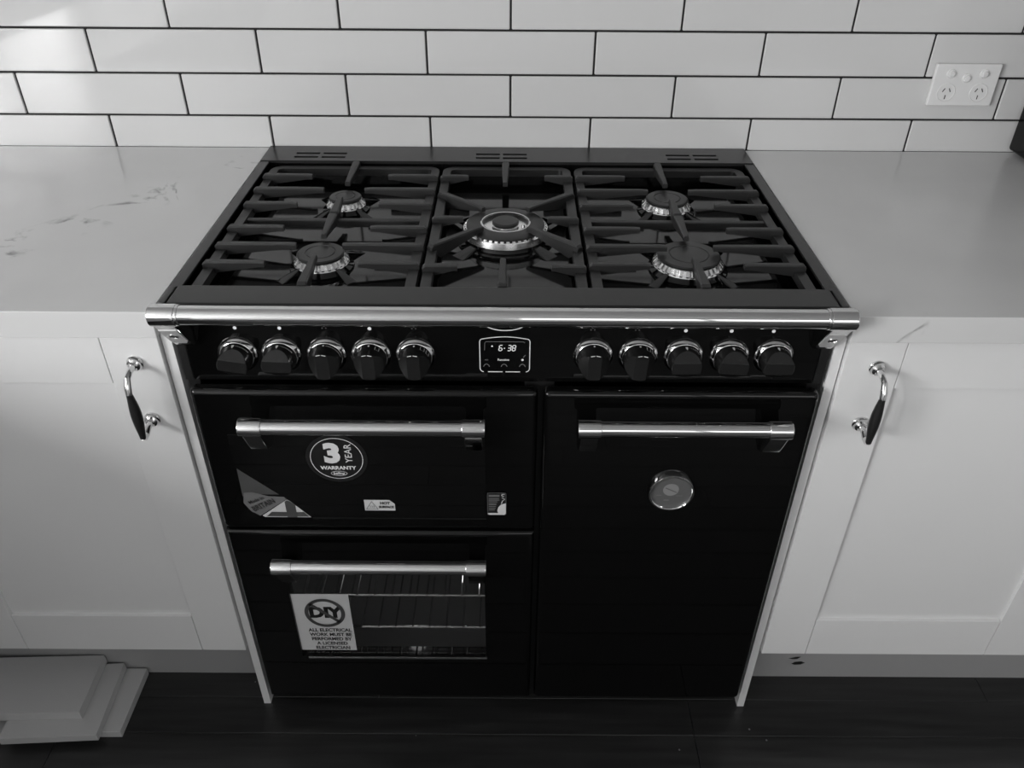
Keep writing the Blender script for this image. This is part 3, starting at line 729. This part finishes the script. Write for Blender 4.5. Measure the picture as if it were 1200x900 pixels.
for i, (zz, hh, ln) in enumerate(((.0385, .0040, .0165), (.0335, .0018, .0160), (.0305, .0018, .0165), (.0270, .0018, .0130), (.0215, .0030, .0115), (.0175, .0016, .0110), (.0135, .0016, .0105), (.0105, .0016, .0090))):
    flat(b, [(x0+.0025, z0+zz), (x0+.0025+ln, z0+zz), (x0+.0025+ln, z0+zz+hh), (x0+.0025, z0+zz+hh)], f2, 2)
sticker('rating_label', b, [M_sticker_black, M_sticker_white, M_print_grey], d_grill, 'small black and white information label')
# no-DIY sticker on the oven window
b = new(); g1 = lambda u, v: (u, YD+0.0032, v); g2 = lambda u, v: (u, YD+0.0027, v); g3 = lambda u, v: (u, YD+0.0022, v)
x0, x1, z0, z1 = -0.3620, -0.2640, 0.1935, 0.3430; cx, cz = (x0+x1)/2+.004, z1-.0480
flat(b, [(x0, z0), (x1, z0), (x1, z1), (x0, z1)], g1, 0)
text(b, 'DIY', .0360, lambda u, v: g2(u+cx, v+cz), 1, bold=.0022, sx=.95)
strip(b, ell(cx, cz, .0315, .0335, 48), .0068, g3, 2, True); strip(b, [(cx-.0235, cz+.0235), (cx+.0235, cz-.0235)], .0066, g3, 2)
for i, s in enumerate(('ALL ELECTRICAL', 'WORK MUST BE', 'PERFORMED BY', 'A LICENSED', 'ELECTRICIAN')):
    text(b, s, .0118, lambda u, v: g2(u+cx+.0035, v+z0+.0555-i*.0121), 1, bold=.0004, sx=.86)
sticker('prohibition_sticker', b, [M_sticker_white, M_print_black, M_print_mid], d_oven, 'white sticker with crossed-out DIY above five lines of text')
# round badge on the tall door
b = new(); o0 = (0.2545, YD, 0.5872)
lathe(b, [(.0355, 0), (.0355, .006), (.0340, .0085), (.0315, .0090), (.0300, .0075), (.0295, .005)], o0, (0, -1, 0), 56, cap0=False, cap1=False)
bd = obj('round_badge', b, M_chrome, d_tall); bd['label'] = 'round chrome badge with grey face'
b = new(); fb = lambda e: (lambda u, v: (o0[0]+u, YD-e, o0[2]+v))
flat(b, ell(0, 0, .0300, .0300, 48), fb(.0052), 0); flat(b, ell(-.001, .006, .0120, .0120, 32), fb(.0056), 1)
strip(b, [(-.0095, .0100), (.0080, .0010)], .0018, fb(.0060), 0); strip(b, [(-.010, -.015), (-.002, -.015)], .0012, fb(.0056), 1); strip(b, [(.008, -.006), (.018, -.006)], .0006, fb(.0056), 1); strip(b, [(-.022, -.005), (-.014, -.005)], .0006, fb(.0056), 1)
obj('badge_face', b, [M_badge, M_badge_light], d_tall)

# ================================================================== WORKTOPS, END PANELS, CABINETS
for s, lab in ((-1, 'grey quartz worktop to the left of the cooker'), (1, 'grey quartz worktop to the right of the cooker, under the power outlet')):
    b = new(); xi = (-0.4605 if s < 0 else 0.4530); box(b, xi, (-1.0490 if s < 0 else 1.46), -0.633, -0.001, 0.860, ZC, bev=0.0015)
    tag(obj('worktop', b, M_stone), lab, 'worktop')
    b = new(); xa, xb = ((-0.4725, -0.4590) if s < 0 else (0.4515, 0.4650))
    box(b, xa, xb, -0.599, -0.02, 0.0, 0.859, bev=0.0006)
    tag(obj('end_panel', b, M_white), 'narrow white end panel between the cooker and the %s cabinet' % ('left' if s < 0 else 'right'), 'panel')

def bow_handle(par, x, zt, zb, yd, bend):
    b = new()
    for z in (zt, zb): lathe(b, [(.0115, 0), (.0115, .0025), (.0098, .0045), (.0092, .0075), (.0062, .0095), (.0050, .0125)], (x, yd, z), (0, -1, 0), 24, m=0)
    yo = yd-0.036; n = 18; P = []; Rr = []
    ctrl = [((x, yd-.010, zt), .0046), ((x, yd-.022, zt-.001), .0042), ((x, yo+.004, zt-.005), .0043), ((x, yo-.002, zt-.016), .0050), ((x, yo-.004, zt-.026), .0046)]
    tube(b, [c[0] for c in ctrl], [c[1] for c in ctrl], 14, 0)
    H = zt-.024; L = H-(zb-.004)
    pts = [(x, yo-.004+.0015*math.sin(PI*i/n), H-L*i/n) for i in range(n+1)]
    rad = [.0042+.0034*math.sin(PI*min(1, (i/n)*1.0))**1.3 for i in range(n+1)]
    tube(b, pts, rad, 14, 1)
    ctrl = [((x, yo-.004, zb-.003), .0043), ((x, yo, zb-.0065), .0046), ((x, yo+.008, zb-.0065), .0044), ((x, yd-.020, zb-.002), .0042), ((x, yd-.010, zb), .0046)]
    tube(b, [c[0] for c in ctrl], [c[1] for c in ctrl], 14, 0)
    h = obj('handle', b, [M_chrome, M_dark_grip], par); h['label'] = 'chrome bow handle with dark grip'
    return h
YC = -0.606
def shaker_door(cab, x0, x1, handle_x):
    z0, z1 = 0.1735, 0.8560; ST, TR, BR = 0.0795, 0.0885, 0.0935
    b = new(); box(b, x0+.01, x1-.01, YC+0.0065, YC+0.0175, z0+.01, z1-.01); d = obj('door', b, M_white, cab)
    for a, c in ((x0, x0+ST), (x1-ST, x1)): b = new(); box(b, a, c, YC, YC+.018, z0, z1, bev=.0012); obj('stile', b, M_white, d)
    for a, c in ((z0, z0+BR), (z1-TR, z1)): b = new(); box(b, x0+ST+.0008, x1-ST-.0008, YC, YC+.018, a, c, bev=.0012); obj('rail', b, M_white, d)
    bow_handle(d, handle_x, 0.8035, 0.7060, YC, 0)
    return d
for s in (-1, 1):
    side = 'left' if s < 0 else 'right'
    xi, xm, xo = s*0.4745 if s < 0 else 0.4670, s*0.954, (-1.062 if s < 0 else 1.436)
    cab = tag(empty('base_cabinet', ((xi+xo)/2, -0.3, 0)), ('white shaker base cabinet left of the cooker, boards lying at its foot' if s < 0 else 'white shaker base cabinet with bow handles to the right of the cooker'), 'cabinet')
    cab.location = (0, 0, 0)
    b = new(); x0, x1 = min(xi, xo), max(xi, xo)
    box(b, x0, x1, YC+.0195, -0.02, 0.166, 0.8595); obj('carcass', b, M_white, cab)
    b = new(); box(b, x0, x1, -0.530, -0.515, 0.0, 0.1655); kb = obj('kickboard', b, M_kick, cab)
    if s > 0:
        b = new(); k_ = lambda u, v: (u, -0.5306, v)
        flat(b, [(.560, .0585), (.570, .0560), (.578, .0570), (.584, .0640), (.574, .0635), (.569, .0610)], k_)
        obj('paint_chip', b, M_print_black, kb); b = new(); flat(b, [(.569, .0420), (.576, .0385), (.588, .0395), (.596, .0450), (.588, .0490), (.575, .0475)], k_)
        obj('paint_chip', b, M_print_black, kb)
    shaker_door(cab, min(xi, xm-s*.0015), max(xi, xm-s*.0015), s*0.514 + (0.0 if s < 0 else -0.0005))
    if s > 0: shaker_door(cab, min(xm+s*.0015, xo), max(xm+s*.0015, xo), 1.396)

# unseen return run of cabinets and worktop, added to shade the left cabinet
b = new(); box(b, -1.45, -1.0505, -2.35, -0.001, 0.860, ZC, bev=0.0015); tag(obj('worktop', b, M_stone), 'grey quartz worktop of the unseen return run added to shade the left cabinet', 'worktop')
cab = tag(empty('base_cabinet'), 'white shaker base cabinet of the unseen return run added to shade the left cabinet', 'cabinet')
b = new(); box(b, -1.43, -1.0825, -2.33, -0.64, 0.166, 0.8595); obj('carcass', b, M_white, cab)
b = new(); box(b, -1.43, -1.145, -2.33, -0.64, 0.0, 0.1655); obj('kickboard', b, M_kick, cab)
for i in range(3):
    y0 = -2.33 + i*0.5633; y1 = y0 + 0.5603
    b = new(); box(b, -1.082, -1.072, y0+.01, y1-.01, .1835, .846); d = obj('door', b, M_white, cab)
    for a, c in ((y0, y0+.0795), (y1-.0795, y1)): b = new(); box(b, -1.082, -1.064, a, c, .1735, .856, bev=.0012); obj('stile', b, M_white, d)
    for a, c in ((.1735, .267), (.7675, .856)): b = new(); box(b, -1.082, -1.064, y0+.08, y1-.08, a, c, bev=.0012); obj('rail', b, M_white, d)

# ================================================================== BOARDS ON THE FLOOR
def board(name, x0, x1, y0, y1, z0, th, rz, label):
    b = new(); box(b, x0-x1, 0, 0, y1-y0, 0, th, bev=0.0012)
    o = obj(name, b, M_board); o.location = (x1, y0, z0); o.rotation_euler = (0, 0, rz)
    return tag(o, label, 'board', 'white boards stacked on the floor')
board('white_board', -1.04, -0.7210, -0.672, -0.5335, 0.0, 0.018, 0.004, 'white board on the floor, lowest of the stack of three')
board('white_board', -0.93, -0.7530, -0.690, -0.5345, 0.0181, 0.018, 0.055, 'short white board, middle of the stack of three on the floor')
board('white_board', -1.04, -0.7915, -0.658, -0.5325, 0.0362, 0.022, 0.035, 'wide white board on top of the stack of three on the floor')

# ================================================================== POWER OUTLET
out = tag(empty('power_outlet', (0.831, -0.0006, 1.0262)), 'white double power outlet with three round switches on tiled wall', 'outlet')
b = new(); box(b, -.0590, .0590, -.0090, 0, -.0372, .0372, bev=.0022, seg=3); obj('cover_plate', b, M_plate, out)
for x, z in ((-.0300, .0205), (.0000, .0130), (.0300, .0205)):
    b = new(); lathe(b, [(.0082, .0085), (.0082, .0105), (.0075, .0112), (.0070, .0104)], (x, 0, z), (0, -1, 0), 28, cap0=False); sw = obj('switch_button', b, M_plate, out)
    b = new(); lathe(b, [(.0050, .0100), (.0050, .0135), (.0044, .0142), (.0005, .0142)], (x, 0, z), (0, -1, 0), 24); obj('switch_rocker', b, M_plate, sw)
for x in (-.0298, .0298):
    b = new(); lathe(b, [(.0165, .0085), (.0165, .0096), (.0157, .0101), (.0150, .0092)], (x, 0, -.0125), (0, -1, 0), 36, cap0=False); so = obj('socket', b, M_plate, out)
    for dx, dz, a in ((-.0055, .0040, 0.5), (.0055, .0040, -0.5), (0, -.0085, 0.0)):
        b = new(); c, s = math.cos(a), math.sin(a); q = [(-.0008, -.0036), (.0008, -.0036), (.0008, .0036), (-.0008, .0036)]
        prism(b, [(u*c - v*s*-1, -u*s*-1*-1 + v*c) for u, v in q], lambda u, v, d: (x+dx+u, d, -.0125+dz+v), -.0088, -.0096)
        obj('slot', b, M_slot, so)

# ================================================================== DARK APPLIANCE AT THE RIGHT EDGE
ap = tag(empty('kitchen_appliance', (1.179, -0.19, ZC)), 'glossy black appliance standing on the right worktop against the tiles', 'appliance')
b = new(); box(b, -.2275, .2275, -.160, .182, .008, .262, bev=.006, seg=3); obj('case', b, M_micro, ap)
b = new(); box(b, -.2275, .115, -.172, -.160, .012, .258, bev=.004); dr = obj('door', b, M_micro, ap)
b = new(); box(b, -.180, .065, -.1735, -.170, .055, .220, bev=.001); obj('window', b, M_glass_black, dr)
b = new(); box(b, .117, .2275, -.172, -.160, .012, .258, bev=.004); obj('control_strip', b, M_micro, ap)
for x in (-.19, .19):
    for y in (-.13, .15):
        b = new(); cyl(b, (x, y, 0), (x, y, .010), .012, 16); obj('foot', b, M_body, ap)
